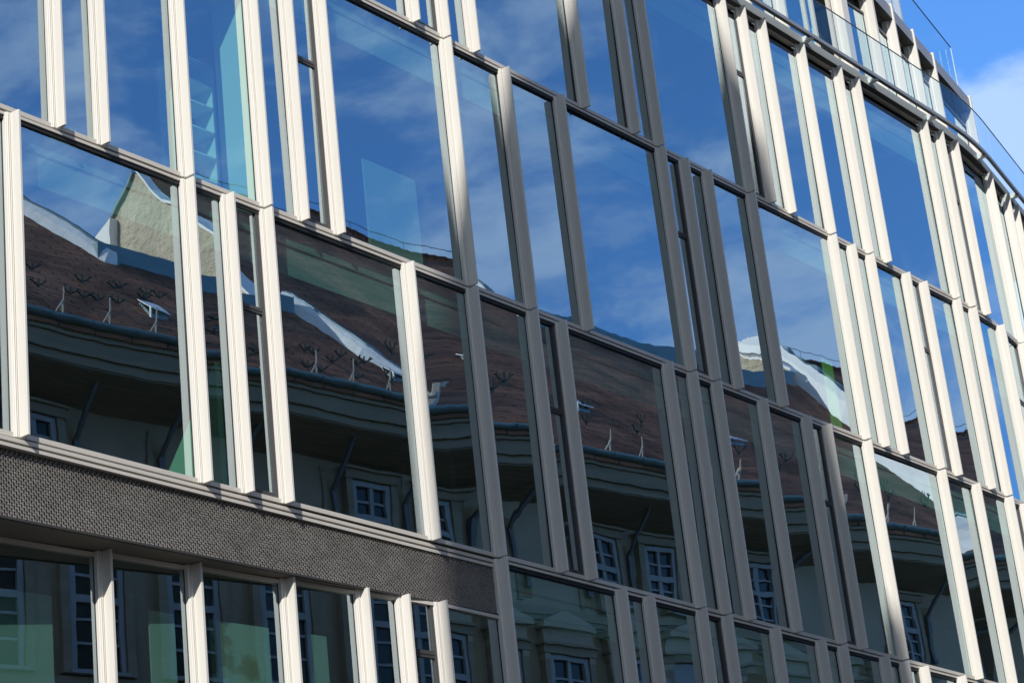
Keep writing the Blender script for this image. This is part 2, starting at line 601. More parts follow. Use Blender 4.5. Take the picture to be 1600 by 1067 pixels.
# ---- sill band over the woven spandrel, left of fin 12
def bsil(k0, k1):
    b = MB(flat(ks(k0), ks(k1)))
    s0, s1 = ks(k0) - 1.5, ks(k1) - .06
    b.box(s0, s1, -.21, -.126, -.062, -.022, 'sill')
    b.box(s0, s1, -.21, -.175, -.086, -.062, 'gasket')
    b.box(s0, s1, -.21, -.129, -.122, -.086, 'sill')
    b.box(s0, s1, -.21, -.175, -.022, -.003, 'gasket')
    b.build('sill_band', BLD)
bsil(-4, 12)

# ---- woven metal spandrel: thousands of small folded strips over a dark backing
def spandrel():
    sl, sr = ks(-5.5), ks(12) - .062
    zt = lambda s: -.128
    zb = lambda s: -.825 + (s + 12.28) * (.12 / 7.75)
    b = MB(FB)
    n = 24
    xs = [sl + (sr - sl) * i / n for i in range(n + 1)]
    for a, c in zip(xs[:-1], xs[1:]):
        b.hexa([(a, -.25, zb(a)), (c, -.25, zb(c)), (c, -.186, zb(c)), (a, -.186, zb(a)),
                (a, -.25, zt(a)), (c, -.25, zt(c)), (c, -.186, zt(c)), (a, -.186, zt(a))], 'meshback')
    pw = .031
    rnd = random.Random(3)
    nx = int((sr - sl) / pw)
    for i in range(nx):
        s = sl + i * pw
        nz_ = 23
        hh = (zt(s) - zb(s)) / nz_
        for j in range(nz_):
            z = zb(s) + hh * j
            q = rnd.uniform(-.004, .004)
            sm, zm = s + pw / 2, z + hh / 2
            if (i + j) % 2:                 # upright strand crossing in front, a folded ridge
                x0, x1 = sm - pw * .36, sm + pw * .36
                za, zc = z - hh * .35, z + hh * 1.35
                for (u0, d0), (u1, d1) in (((x0, -.012), (sm, 0)), ((sm, 0), (x1, -.012))):
                    b.face([(u0, -.178 + d0, za), (u1, -.178 + d1, za), (u1, -.160 + q + d1, zm), (u0, -.160 + q + d0, zm)], 'mesh')
                    b.face([(u0, -.160 + q + d0, zm), (u1, -.160 + q + d1, zm), (u1, -.178 + d1, zc), (u0, -.178 + d0, zc)], 'mesh')
            else:                           # level strand crossing in front
                z0_, z1_ = zm - hh * .24, zm + hh * .24
                b.face([(s - pw * .3, -.183, z0_), (sm, -.171 + q, z0_), (sm, -.174 + q, z1_), (s - pw * .3, -.185, z1_)], 'mesh')
                b.face([(sm, -.171 + q, z0_), (s + pw * 1.3, -.183, z0_), (s + pw * 1.3, -.185, z1_), (sm, -.174 + q, z1_)], 'mesh')
    o = b.build('woven_spandrel', BLD)
    # dark lower lip and soffit running back to the set-back ground row
    q = MB(FB)
    for a, c in zip(xs[:-1], xs[1:]):
        q.hexa([(a, -.20, zb(a) - .022), (c, -.20, zb(c) - .022), (c, -.160, zb(c) - .022), (a, -.160, zb(a) - .022),
                (a, -.20, zb(a) - .001), (c, -.20, zb(c) - .001), (c, -.160, zb(c) - .001), (a, -.160, zb(a) - .001)], 'recess')
        q.hexa([(a, -1.6, zb(a) - .012), (c, -1.6, zb(c) - .012), (c, -.201, zb(c) - .012), (a, -.201, zb(a) - .012),
                (a, -1.6, zb(a) + .1), (c, -1.6, zb(c) + .1), (c, -.201, zb(c) + .1), (a, -.201, zb(a) + .1)], 'soffit')
    q.build('soffit', BLD)
spandrel()

# ---- set-back row under the soffit, a line that drifts back to the left
def rec(s):
    return min(-.02, -.545 + (s + 11.84) * .088)      # offset of the fin tips
def rfn(s, o, z):
    return FB(s, o - .031 + rec(s), z)
LOW = [-13.9, -12.35, -10.53, -9.36, -8.06, -6.95, -6.31, -5.69]
def lowrow():
    prev = None
    for i, s in enumerate(LOW + [ks(12)]):
        zt = -.837 + (s + 12.28) * (.12 / 7.75)
        if i < len(LOW):
            b = MB(at(s))
            b.prism([(x, y + rec(s)) for x, y in FIN], -H, zt - .004, 'cream')
            o = b.build('fin', BLD)
        if prev is not None:
            a, c = prev + .058, s - .100
            zc = -.837 + ((a + c) / 2 + 12.28) * (.12 / 7.75)
            w = MB(lambda x, y, z: rfn(x, y, z))
            w.box(a - .004, c + .004, -.15, -.10, zc - .045, zc - .006, 'sill')
            w.box(c, c + .006, -.15, -.133, -H, zc - .045, 'gasket')
            w.box(a - .006, a, -.15, -.133, -H, zc - .045, 'gasket')
            wo_ = w.build('window', BLD)
            if i == 7:
                f = MB(rfn)
                f.box(a, a + .045, G - .03, -.118, -H, zc - .045, 'dark')
                f.box(c - .045, c, G - .03, -.118, -H, zc - .045, 'dark')
                f.box(a + .045, c - .045, G - .03, -.12, -1.42, -1.335, 'dark')
                f.box(a + .045, c - .045, G - .03, -.112, -1.385, -1.37, 'dark')
                f.build('casement_frame', wo_)
            p = MB(rfn)
            p.face([(a, G, -H), (c, G, -H), (c, G, zc - .04), (a, G, zc - .04)], 'glass')
            p.build('pane', wo_)
        prev = s
lowrow()

# ---- top of the main facade: fascia, balcony rail on brackets, glass balustrade
XS = [-8 + .8 * i for i in range(23)] + [10.2 + .35 * i for i in range(24)]
b = MB(FB)
b.strip(XS, -.40, -.070, 3 * H - .012, 3 * H + .150, 'fascia')
b.strip(XS, -.40, -.085, 3 * H - .042, 3 * H - .013, 'recess')
b.build('fascia', BLD)
b = MB(FB)
b.strip(XS, -1.6, -.41, 3 * H - .25, 3 * H + .05, 'fascia')
b.build('terrace_slab', BLD)

b = MB(FB)
b.strip(XS, .055, .105, 3 * H + .075, 3 * H + .145, 'rail')
b.strip(XS, .05, .11, 3 * H + .060, 3 * H + .074, 'dark')
bal = b.build('balustrade', BLD)
cuts = [-8 + 2.45 * i for i in range(8)] + [11.0, 12.9, 15.0, 17.4]
for a, c in zip(cuts[:-1], cuts[1:]):
    b = MB(FB)
    n = 8
    xs = [a + .008 + (c - a - .016) * i / n for i in range(n + 1)]
    for u0, u1 in zip(xs[:-1], xs[1:]):
        b.face([(u0, .08, 3 * H + .145), (u1, .08, 3 * H + .145), (u1, .08, 3 * H + .93), (u0, .08, 3 * H + .93)], 'rail_glass')
    b.strip(xs, .072, .088, 3 * H + .93, 3 * H + .944, 'dark')
    b.build('glass_panel', bal)
for s in [-4.1 + 2.18 * i for i in range(4)] + [3.35, 5.62, 7.86, 10.05, 12.35, 14.6]:
    b = MB(at(s))
    b.hexa([(-.05, -.07, 3 * H + .020), (.05, -.07, 3 * H + .020), (.05, .052, 3 * H + .045), (-.05, .052, 3 * H + .045),
            (-.05, -.07, 3 * H + .125), (.05, -.07, 3 * H + .125), (.05, .052, 3 * H + .125), (-.05, .052, 3 * H + .125)], 'bracket')
    b.hexa([(-.05, .052, 3 * H + .030), (.05, .052, 3 * H + .030), (.05, .100, 3 * H + .050), (-.05, .100, 3 * H + .050),
            (-.05, .052, 3 * H + .059), (.05, .052, 3 * H + .059), (.05, .100, 3 * H + .059), (-.05, .100, 3 * H + .059)], 'bracket')
    b.build('bracket', bal)

# ---- penthouse, set back behind the balustrade
def po(s):
    """line of the penthouse column tips."""
    return -1.0 - max(0.0, s - 10.65) * .176
def pfn(s, o, z):
    sl = -.176 if s > 10.65 else 0.0
    c = 1 / math.sqrt(1 + sl * sl)
    return (s - sl * c * o, -(po(s) + o * c), z + ZB)
def pat(sc):
    sl = -.176 if sc > 10.65 else 0.0
    c = 1 / math.sqrt(1 + sl * sl)
    return lambda ds, o, z: (sc + ds * c - sl * c * o, -(po(sc) + ds * sl * c + o * c), z + ZB)
PH0, PH1, PHB = 3 * H + .05, 14.40, 14.10
PC = [-1.75, -.5, .75, 2.0, 3.25, 4.5, 5.72, 6.97, 9.42, 10.56, 11.82, 13.10, 14.34, 16.76]
for i, s in enumerate(PC):
    b = MB(pat(s))
    wide = .16 if s == 9.42 else 0.0
    b.prism([(0, 0), (-.065 - wide, 0), (-.068 - wide, -.13), (-.080 - wide, -.135), (-.084 - wide, -.150), (-.105 - wide, -.155), (-.11 - wide, -.26),
             (.05, -.26), (.048, -.16), (.01, -.13)], PH0, PH1 + (.06 if s > 8 else 0), 'cream')
    o = b.build('column', BLD)
    if i + 1 < len(PC):
        a, c = s + .055, PC[i + 1] - .13 - (.16 if PC[i + 1] == 9.42 else 0)
        b = MB(pfn)
        b.strip([s + .002, PC[i + 1] - .067], -.22, -.030, PHB + .012, PH1, 'roofband')
        b.strip([s + .002, PC[i + 1] - .067], -.22, -.036, PHB, PHB + .011, 'recess')
        b.strip([s + .05, PC[i + 1] - .12], -.62, -.225, PHB - .01, PHB + .05, 'soffit')
        b.build('roof_band', BLD)
        b = MB(pfn)
        b.box(a, c, -.36, -.33, PHB - .34, PHB - .02, 'recess')
        b.box(a, c, -.26, -.185, PHB - .395, PHB - .345, 'dark')
        b.box(c, c + .006, -.23, -.20, PH0, PHB - .39, 'gasket')
        w = b.build('window', BLD)
        p = MB(pfn)
        if s == 6.97:                         # sliding door standing open at the right
            f = MB(pfn)
            for q in (8.02, 8.34, 9.02):
                f.box(q - .03, q + .03, -.24, -.17, PH0, PHB - .39, 'sill')
            f.build('door_frame', w)
            p.face([(a, -.21, PH0), (8.33, -.21, PH0), (8.33, -.21, PHB - .38), (a, -.21, PHB - .38)], 'glass')
            p.face([(8.35, -.36, PH0), (c, -.36, PH0), (c, -.36, PH0 + 1.9), (8.35, -.36, PH0 + 1.9)], 'glass')
        else:
            p.face([(a, -.21, PH0), (c, -.21, PH0), (c, -.21, PHB - .38), (a, -.21, PHB - .38)], 'glass')
        p.build('pane', w)
# penthouse roof, return wall at the far corner, roof balustrade, roof pavilion
b = MB(pfn)
PX = [-2, 10.6, 10.7, 16.7]
b.strip(PX, -7, -.31, PH1 - .12, PH1 - .02, 'roofband')
b.build('roof', BLD)
b = MB(pfn)
b.box(16.77, 16.92, -6.5, -.10, PH0, PH1 - .03, 'roofband')
b.build('end_wall', BLD)
b = MB(pfn)
b.strip(PX[:3] + [16.6], -4.0, -3.8, PH0, PH1 - .13, 'inner')
b.strip(PX[:3] + [16.6], -3.8, -.6, PH0 - .02, PH0 + .02, 'floor')
b.build('inner_wall', BLD)
b = MB()
def rr(s, z, d=0):                           # straight line of the roof balustrade
    return (s, 1.63 + (s - 13.74) * .188 + d, z + ZB)
RA, RB = 9.0, 16.28
zt_ = 15.5
b.face([rr(RA, PH1 + .02), rr(RB, PH1 + .02), rr(RB, zt_), rr(RA, zt_)], 'rail_glass')
b.hexa([rr(RA, zt_, -.01), rr(RB, zt_, -.01), rr(RB, zt_, .01), rr(RA, zt_, .01),
        rr(RA, zt_ + .014, -.01), rr(RB, zt_ + .014, -.01), rr(RB, zt_ + .014, .01), rr(RA, zt_ + .014, .01)], 'dark')
b.face([rr(RB, PH1 + .02), (RB - .6, 1.63 + (RB - 13.74) * .188 + 3.2, PH1 + .02 + ZB), (RB - .6, 1.63 + (RB - 13.74) * .188 + 3.2, zt_ + ZB), rr(RB, zt_)], 'rail_glass')
b.box(RB - .008, RB + .008, rr(RB, 0, -.008)[1], rr(RB, 0, .008)[1], PH1 + ZB, zt_ + ZB, 'bracket')
b.build('roof_balustrade', BLD)
b = MB(lambda s, o, z: (s, 2.3 + (s - 14) * .18 - o, z + ZB))
b.box(7, 14.9, -4, -.12, PH1 - .1, 18.3, 'inner')
b.box(6.9, 15.0, -4.1, .25, 18.3, 18.6, 'roofband')
for i in range(13):
    q = 7.0 + i * .6475
    b.box(q, q + .13, -.12, .03, PH1, 18.3, 'cream')
b.face([(7, -.1, PH1), (14.9, -.1, PH1), (14.9, -.1, 18.3), (7, -.1, 18.3)], 'glass')
b.build('roof_pavilion', BLD)

# ---- inside: slabs, ceilings, back wall, partitions
b = MB()
for r in range(-1, 4):
    z = r * H + ZB
    y1 = 7.5
    lim = 15.5 if r > 0 else 10.5
    for x0, x1, yy in ((-14.4, 9.9, .42), (9.9, 12.6, .80), (12.6, 16.8, 1.65)):
        if r <= 0 and x0 < -4.5:
            b.box(-14.4, -4.5, .95, y1, z - .35, z - .02, 'floor')
            b.box(-4.5, x1, yy, y1, z - .35, z - .02, 'floor')
        else:
            b.box(x0, x1, yy, y1, z - .35, z - .02, 'floor')
b.build('floor_slab', BLD)
b = MB()
b.box(-14.4, 16.8, 7.5, 7.8, 0, ZB + 3 * H, 'inner')
b.box(-14.6, -14.4, .25, 7.8, 0, ZB + 3 * H, 'inner')
b.box(16.8, 17.0, 2.2, 7.8, 0, ZB + 3 * H, 'inner')
for r in range(0, 3):
    for x in (-1.6, 4.2, 9.4):
        b.box(x, x + .12, 3.0, 7.5, r * H + ZB, r * H + ZB + 3.2, 'inner')
b.build('inner_wall', BLD)
def partition(s0, s1, o0, o1, z0, z1, m):
    b = MB(FB)
    b.box(s0, s1, o1, o0, z0, z1, m)
    return b.build('partition', BLD)
partition(-8.19, -8.05, -.24, -.78, H + .0, 2 * H - .36, 'white')
b = MB(FB)
b.hexa([(-8.98, -1.5, -.01), (-8.9, -1.5, -.01), (-8.9, -.33, -.01), (-8.98, -.33, -.01),
        (-8.98, -1.5, .06), (-8.9, -1.5, .06), (-8.9, -.33, 1.58), (-8.98, -.33, 1.58)], 'green')
b.build('stair_panel', BLD)
partition(-10.0, -9.9, -1.4, -3.0, H, H + .95, 'white')

# ground storey of the office building (below the picture)
b = MB(FB)
b.box(-14.4, ks(12), -1.2, -.75, -ZB, -H - .02, 'basestone')
b.box(ks(12), 10, -.8, -.12, -ZB, -H - .02, 'basestone')
b.box(10, 13, -.8, -.12, -ZB, -.02, 'basestone')
b.box(13, 17, -.8, -.12, -ZB, -.02, 'basestone')
b.build('base_wall', BLD)

# ------------------------------------------------------------------ loose things inside the rooms
def local(name, label, cat, group=None):
    return empty(name, O0, RZ, label, cat, group)
bc = local('bookcase', 'tall bookcase with pale shelf edges behind the upper left windows', 'bookcase')
b = MB(FB)
b.box(-8.62, -8.0, -1.36, -1.33, H, H + 2.28, 'inner')
b.box(-8.62, -8.59, -1.33, -1.0, H, H + 2.28, 'white')
b.box(-8.03, -8.0, -1.33, -1.0, H, H + 2.28, 'white')
b.build('case', bc)
for z in (.35, .68, 1.01, 1.35, 1.69, 1.98, 2.27):
    b = MB(FB)
    b.box(-8.59, -8.03, -1.33, -1.0, H + z, H + z + .022, 'white')
    b.build('shelf', bc)
def dome(name, s, o, z, r, m, label, cat):
    b = MB(FB)
    rings = []
    for i in range(7):
        t = i / 6 * math.pi * .5
        rings.append([(s + r * math.cos(t) * math.cos(a * .5236), o + r * math.cos(t) * math.sin(a * .5236), z + r * .9 * math.sin(t) + .001) for a in range(12)])
    b.loft(rings, m)
    b.box(s - r * 1.15, s + r * 1.15, o - r * .6, o + r * 1.2, z, z + .015, m)
    e = b.build(name, None, True)
    e.location = O0
    e.rotation_euler = (0, 0, RZ)
    return tag(e, label, cat)
dome('hard_hat', -8.12, -1.08, H + 2.293, .12, 'red', 'red helmet lying on top of the bookcase, at its right end', 'helmet')
dome('hard_hat', -8.5, -1.12, H + 2.293, .11, 'red', 'red helmet lying on top of the bookcase, at its left end', 'helmet')
def panel(name, s0, s1, o, z0, z1, m, label, cat, fnn=FB):
    b = MB(fnn)
    b.box(s0, s1, o - .02, o, z0, z1, m)
    e = b.build(name)
    e.location = O0
    e.rotation_euler = (0, 0, RZ)
    return tag(e, label, cat)
panel('display_board', -5.86, -4.84, -.56, H, H + 1.56, 'blindbox', 'pale display board standing behind the wide window above the lit spandrel', 'board')
panel('banner', 5.02, 5.33, -.40, H, H + 1.38, 'lime', 'narrow lime green banner standing at the window where the white fire wall is mirrored', 'banner')
panel('roller_blind', -12.25, -11.05, -.27, -H, -1.3, 'screen', 'pale sun blind covering the left part of the lower left corner window', 'blind', rfn)
panel('roller_blind', -9.83, -9.50, -.27, -H, -1.3, 'screen', 'narrow pale sun blind at the right of the second window under the spandrel', 'blind', rfn)
panel('plaster_screen', -9.02, -8.2, -.27, -H, -1.3, 'stain', 'pale stained screen behind the third window under the spandrel', 'screen', rfn)
panel('roller_blind', -7.62, -7.36, -.27, -H, -1.3, 'screen', 'pale sun blind in the middle of the fourth window under the spandrel', 'blind', rfn)

# ==================================================================== ACROSS THE STREET (seen in the glass)
AL = math.atan(.087)
OO = street(5.8, 19.8, 0)
UD = T * math.cos(AL) - N * math.sin(AL)
RZ2 = math.atan2(UD.y, UD.x)
# house axes: u along the eaves, v back from the gutter, z above L0
def HB(u, v, z):
    return (u, -v, z + ZB)
TN = 1.08
ZG = 12.85
def RP(u, v, d=0.0):
    return (u, v, ZG + TN * v + d)
VB = 1.4
WZ, WX = 10.95, 1.25

def old_window(u, zt, w, h, parent, rows=2, arched=False):
    f = MB(HB)
    d0, d1 = VB - .15, VB + .02
    f.box(u - w / 2, u - w / 2 + .13, d0, d1, zt - h, zt, 'winframe')
    f.box(u + w / 2 - .13, u + w / 2, d0, d1, zt - h, zt, 'winframe')
    f.box(u - w / 2 + .13, u + w / 2 - .13, d0, d1, zt - .13, zt, 'winframe')
    f.box(u - w / 2 - .06, u + w / 2 + .06, d0 - .10, d1, zt - h - .09, zt - h - .001, 'winframe')
    f.box(u - .07, u + .07, d0 + .02, d1, zt - h, zt - .13, 'winframe')
    tz = zt - .09 - (h - .09) * .40
    f.box(u - w / 2 + .13, u + w / 2 - .13, d0 + .005, d1, tz - .08, tz + .08, 'winframe')
    for q in (-1, 1):
        c = u + q * w / 4
        for z in (zt - .09 - (h - .09) * .2, zt - (h) * .58, zt - h * .78):
            f.box(c - w / 4 + .07, c + w / 4 - .07, d0 + .04, d1 - .04, z - .03, z + .03, 'winframe')
    e0, e1 = VB - .19, VB - .003
    f.box(u - w / 2 - .22, u - w / 2 - .02, e0, e1, zt - h - .08, zt + .02, 'cornice')
    f.box(u + w / 2 + .02, u + w / 2 + .22, e0, e1, zt - h - .08, zt + .02, 'cornice')
    f.box(u - w / 2 - .26, u + w / 2 + .26, e0 - .04, e1, zt + .021, zt + .24, 'cornice')
    f.box(u - w / 2 - .32, u + w / 2 + .32, e0 - .12, e1, zt + .241, zt + .31, 'cornice')
    o = f.build('window', parent)
    p = MB(HB)
    p.box(u - w / 2 + .05, u + w / 2 - .05, d0 + .09, d0 + .11, zt - h + .02, zt - .05, 'oldglass')
    p.build('pane', o)
    return o

def house(u0, u1, poly, label, wallm, windows, hoods=False, ridge=None):
    e = empty('town_house', OO, RZ2, label, 'house', 'old houses across the street')
    # wall with ochre panels
    b = MB(HB)
    b.box(u0 + .01, u1 - .01, VB, VB + .5, -ZB, 11.62, wallm)
    b.box(u0 + .02, u1 - .02, VB + .5, 14, -ZB, 12.0, wallm)
    for z in (8.35, 4.2, .2):
        b.box(u0 + .03, u1 - .03, VB - .12, VB, z, z + .22, 'cornice')
        b.box(u0 + .03, u1 - .03, VB - .07, VB, z - .12, z - .002, 'cornice')
    w = b.build('wall', e)
    b = MB(HB)
    k = 0
    for u in windows:
        b.box(u + 1.02, u + 1.40, VB - .03, VB - .001, 8.8, 10.9, 'ochre')
        b.box(u - 1.40, u - 1.02, VB - .03, VB - .001, 4.6, 8.0, 'ochre')
        b.box(u + .86, u + 1.02, VB - .05, VB - .002, 8.7, 11.2, 'cornice')
    b.build('wall_panel', e)
    # cornice mouldings, gutter, planked soffit
    b = MB(HB)
    b.box(u0, u1, .06, .5, 12.50, 12.74, 'cornice')
    b.box(u0, u1, .12, .5, 12.36, 12.49, 'cornice')
    b.box(u0, u1, .09, .5, 12.10, 12.35, 'cornice')
    b.box(u0, u1, .17, .5, 11.98, 12.09, 'cornice')
    b.box(u0, u1, .14, .5, 11.86, 11.97, 'cornice')
    b.build('cornice', e)
    b = MB(HB)
    n = 8
    for i in range(n):
        va, vb = .16 + (VB - .16) * i / n, .16 + (VB - .16) * (i + 1) / n - .012
        za, zb = 11.85 - .42 * i / n, 11.85 - .42 * (i + 1) / n
        b.hexa([(u0, va, za - .03), (u1, va, za - .03), (u1, vb, zb - .03), (u0, vb, zb - .03),
                (u0, va, za), (u1, va, za), (u1, vb, zb), (u0, vb, zb)], 'plank')
    b.build('eaves_soffit', e)
    b = MB(HB)
    rg = lambda u, r=.14: [(u, -.02 + r * math.cos(t), 12.86 + r * math.sin(t)) for t in [math.pi + math.pi * i / 8 for i in range(9)]] + \
                          [(u, -.02 + (r - .02) * math.cos(t), 12.86 + (r - .02) * math.sin(t)) for t in [2 * math.pi - math.pi * i / 8 for i in range(9)]]
    b.loft([rg(u0), rg(u1)], 'zinc')
    u = math.ceil(u0 / 1.05) * 1.05
    while u < u1:
        b.loft([rg(u, .155), rg(u + .05, .155)], 'zinc')
        u += 1.05
    b.build('gutter', e)
    # diagonal eaves struts with a leg on the wall
    u = math.ceil((u0 - .2) / 2.4) * 2.4 + .2
    while u < u1 - .2:
        b = MB(HB)
        b.hexa([(u - .045, VB - .12, 10.55), (u + .045, VB - .12, 10.55), (u + .045, VB - .02, 10.55), (u - .045, VB - .02, 10.55),
                (u - .045, .42, 11.74), (u + .045, .42, 11.74), (u + .045, .54, 11.70), (u - .045, .54, 11.70)], 'strut')
        b.box(u - .07, u + .07, VB - .13, VB - .002, 9.2, 10.56, 'strut')
        b.box(u - .10, u + .10, VB - .16, VB - .002, 9.05, 9.2, 'strut')
        b.build('eaves_strut', e)
        u += 2.4
    for u in windows:
        if round(u, 1) in (1.4, 11.0, 13.4, 20.6, 23.0, 27.8, 35.0, 42.2, 47.0):
            old_window(u, WZ, WX, 2.2, e)
        old_window(u + (.5 if not hoods else 0), 7.25, 1.35, 2.7, e)
        old_window(u + (.5 if not hoods else 0), 3.1, 1.35, 2.6, e)
        if hoods:
            b = MB(HB)
            b.prism([(u - 1.0, VB - .35), (u + 1.0, VB - .35), (u + 1.0, VB), (u - 1.0, VB)], 7.95, 8.10, 'stone')
            b.prism([(u - .9, VB - .22), (u + .9, VB - .22), (u + .9, VB), (u - .9, VB)], 7.55, 7.94, 'stone')
            b.hexa([(u - 1.02, VB - .36, 8.101), (u + 1.02, VB - .36, 8.101), (u + 1.02, VB, 8.101), (u - 1.02, VB, 8.101),
                    (u - .10, VB - .2, 8.5), (u + .10, VB - .2, 8.5), (u + .10, VB, 8.5), (u - .10, VB, 8.5)], 'stone')
            for q in (-.8, .8):
                b.box(u + q - .1, u + q + .1, VB - .2, VB, 7.1, 7.54, 'stone')
            b.build('window_hood', e)
    # roof slope, a thick slab of tiles
    b = MB(HB)
    n = len(poly)
    k0 = len(b.v)
    b.v += [HB(*RP(u, v)) for u, v in poly] + [HB(*RP(u, v, -.25)) for u, v in poly]
    s = b.slot('tiles')
    b.f.append(tuple(range(n)))
    b.f.append(tuple(reversed(range(n, 2 * n))))
    b.mi += [s, s]
    for i in range(n):
        j = (i + 1) % n
        b.f.append((i, j, n + j, n + i))
        b.mi.append(s)
    r = b.build('roof', e)
    if ridge:
        b = MB(HB)
        u = ridge[0]
        while u < ridge[1]:
            v = ridge[2]
            b.tube((u, v, ZG + TN * v + .02), (u + .36, v, ZG + TN * v + .05), .11, 'tiles', 7)
            u += .38
        b.tube((ridge[0], ridge[2], ZG + TN * ridge[2] + .42), (ridge[1], ridge[2], ZG + TN * ridge[2] + .40), .012, 'guard', 5)
        u = ridge[0] + .5
        while u < ridge[1]:
            b.tube((u, ridge[2], ZG + TN * ridge[2]), (u, ridge[2], ZG + TN * ridge[2] + .42), .01, 'guard', 5)
            u += 2.4
        b.build('ridge_tiles', r)
    return e, r

def parapet(path, hgt, thick, parent, name='fire_wall', m='firewall', rough=.05):
    """raised wall standing on the roof slope along path [(u,v)...]; its left face leans back like a snowy coping."""
    rnd = random.Random(len(path) + int(path[0][0] * 10))
    b = MB(HB)
    rings, cap = [], []
    pts = []
    for (p, q, h0, h1) in zip(path[:-1], path[1:], hgt[:-1], hgt[1:]):
        n = max(3, int(math.hypot(q[0] - p[0], q[1] - p[1]) / .35))
        for i in range(n):
            t = i / n
            pts.append((p[0] + (q[0] - p[0]) * t, p[1] + (q[1] - p[1]) * t, h0 + (h1 - h0) * t))
    pts.append((*path[-1], hgt[-1]))
    for u, v, h in pts:
        h *= 1 + rnd.uniform(-rough, rough) * 2
        z = ZG + TN * v
        e = rnd.uniform(-rough, rough) * .8
        lean = h * .6
        rings.append([(u - .03 + e, v, z - .15), (u + lean + thick, v + .02, z - .2), (u + lean + thick, v + .02, z + h * .9), (u + lean, v + .01, z + h),
                      (u + lean * .55 + e * .5, v, z + h * .66 + e * .5)])
        cap.append([(u + lean + thick + .01, v + .02, z - .1), (u + lean + thick + .06, v + .02, z - .1), (u + lean + thick + .06, v + .02, z + h + .03), (u + lean + thick - .06, v + .02, z + h + .03),
                    (u + lean + thick - .06, v + .02, z + h * .9 + .012), (u + lean + thick + .01, v + .02, z + h * .9 + .012)])
    b.loft(rings, m)
    b.loft(cap, 'zinc')
    return b.build(name, parent)

def hatch(u, v, parent):
    b = MB(HB)
    q = lambda du, dv, d: RP(u + du * .7, v + dv * .8, d * .8)
    b.hexa([q(-.3, -.25, .0), q(.3, -.25, .0), q(.3, .25, .0), q(-.3, .25, .0),
            q(-.3, -.25, .10), q(.3, -.25, .10), q(.3, .25, .10), q(-.3, .25, .10)], 'zinc')
    b.hexa([q(-.36, -.30, .30), q(.36, -.34, .24), q(.36, .22, .12), q(-.36, .25, .16),
            q(-.36, -.30, .33), q(.36, -.34, .27), q(.36, .22, .15), q(-.36, .25, .19)], 'firewall')
    b.box(u - .25, u - .22, v - .22, v - .18, ZG + TN * v - .25, ZG + TN * v + .03, 'firewall')
    return b.build('roof_hatch', parent)

def guard(u, v, parent, s=1.0):
    """branching iron snow guard."""
    b = MB(HB)
    p = lambda du, dz, d=.0: (u + du, v - .06 * dz, ZG + TN * v + dz * s + d)
    b.tube(p(0, -.03), p(0, .34), .022, 'guard', 5)
    b.tube(p(0, .06), p(-.15, .22), .020, 'guard', 5)
    b.tube(p(0, .06), p(.15, .22), .020, 'guard', 5)
    b.tube(p(-.15, .22), p(-.14, .36), .020, 'guard', 5)
    b.tube(p(.15, .22), p(.16, .34), .020, 'guard', 5)
    b.tube(p(-.13, .22), p(-.22, .27), .018, 'guard', 5)
    b.tube(p(.13, .24), p(.22, .30), .018, 'guard', 5)
    return b.build('snow_guard', parent)
def tripod(u, parent):
    b = MB(HB)
    v = .12
    z = ZG + TN * v
    b.tube((u, v, z - .05), (u, v - .05, z + .62), .018, 'tripod', 5)
    b.tube((u - .20, v - .02, z - .05), (u, v - .03, z + .32), .016, 'tripod', 5)
    b.tube((u + .09, v + .15, z + .12), (u, v - .03, z + .36), .016, 'tripod', 5)
    return b.build('gutter_post', parent)

hA, rA = house(-14, 12.2, [(-14, 0), (12.2, 0), (12.1, .5), (11.2, 1.6), (10.68, 3.25), (4.9, 3.2), (3.6, 5.0), (1.0, 9.8), (-14, 9.8)],
               'old house with brown tiled roof and beige gable, mirrored in the left windows', 'wall',
               [1.4 + 2.4 * i for i in range(-5, 5)])
hB, rB = house(12.2, 39.86, [(12.22, 0), (39.84, 0), (39.3, 2.0), (39.6, 4.5), (40.4, 7.9), (25.0, 7.9), (25.6, 10.4), (13, 10.4), (10.98, 8.9), (10.98, 3.3), (11.4, 1.6), (12.2, .5)],
               'old house with long brown tiled roof and white fire walls, mirrored in the middle windows', 'stone',
               [1.4 + 2.4 * i for i in range(5, 16)], True, (13, 25.5, 10.4))
hC, rC = house(39.86, 66, [(39.88, 0), (66, 0), (66, 10.4), (41.4, 10.4), (40.5, 7.9), (39.65, 4.5), (39.35, 2.0)],
               'old house with dark tiled roof beyond the widest white fire wall, mirrored at right', 'wall',
               [1.4 + 2.4 * i for i in range(17, 26)], True, (41.5, 66, 10.4))
parapet([(4.9, 3.0), (3.6, 5.0), (.95, 9.8)], (.34, .38, .40), .16, hA)
parapet([(12.25, .40), (11.3, 1.6), (10.75, 3.2), (10.6, 3.6)], (.22, .34, .36, .36), .14, hB)
parapet([(24.6, 7.0), (25.2, 8.9), (25.7, 10.5)], (.85, .8, .6), .3, hB)
parapet([(39.5, .10), (38.85, 2.0), (39.2, 4.5), (40.35, 8.0), (41.25, 10.5)], (.95, 1.2, 1.25, 1.05, .75), .4, hC)
# zinc parapet gutters closing the low roof parts
b = MB(HB)
b.box(4.85, 10.66, 3.1, 3.45, ZG + TN * 3.2 - .10, ZG + TN * 3.2 + .36, 'zinc')
b.build('parapet_gutter', hA)
b = MB(HB)
b.box(25.6, 40.0, 7.8, 8.2, ZG + TN * 7.9 - .10, ZG + TN * 7.9 + .45, 'zinc')
b.build('parapet_gutter', hB)
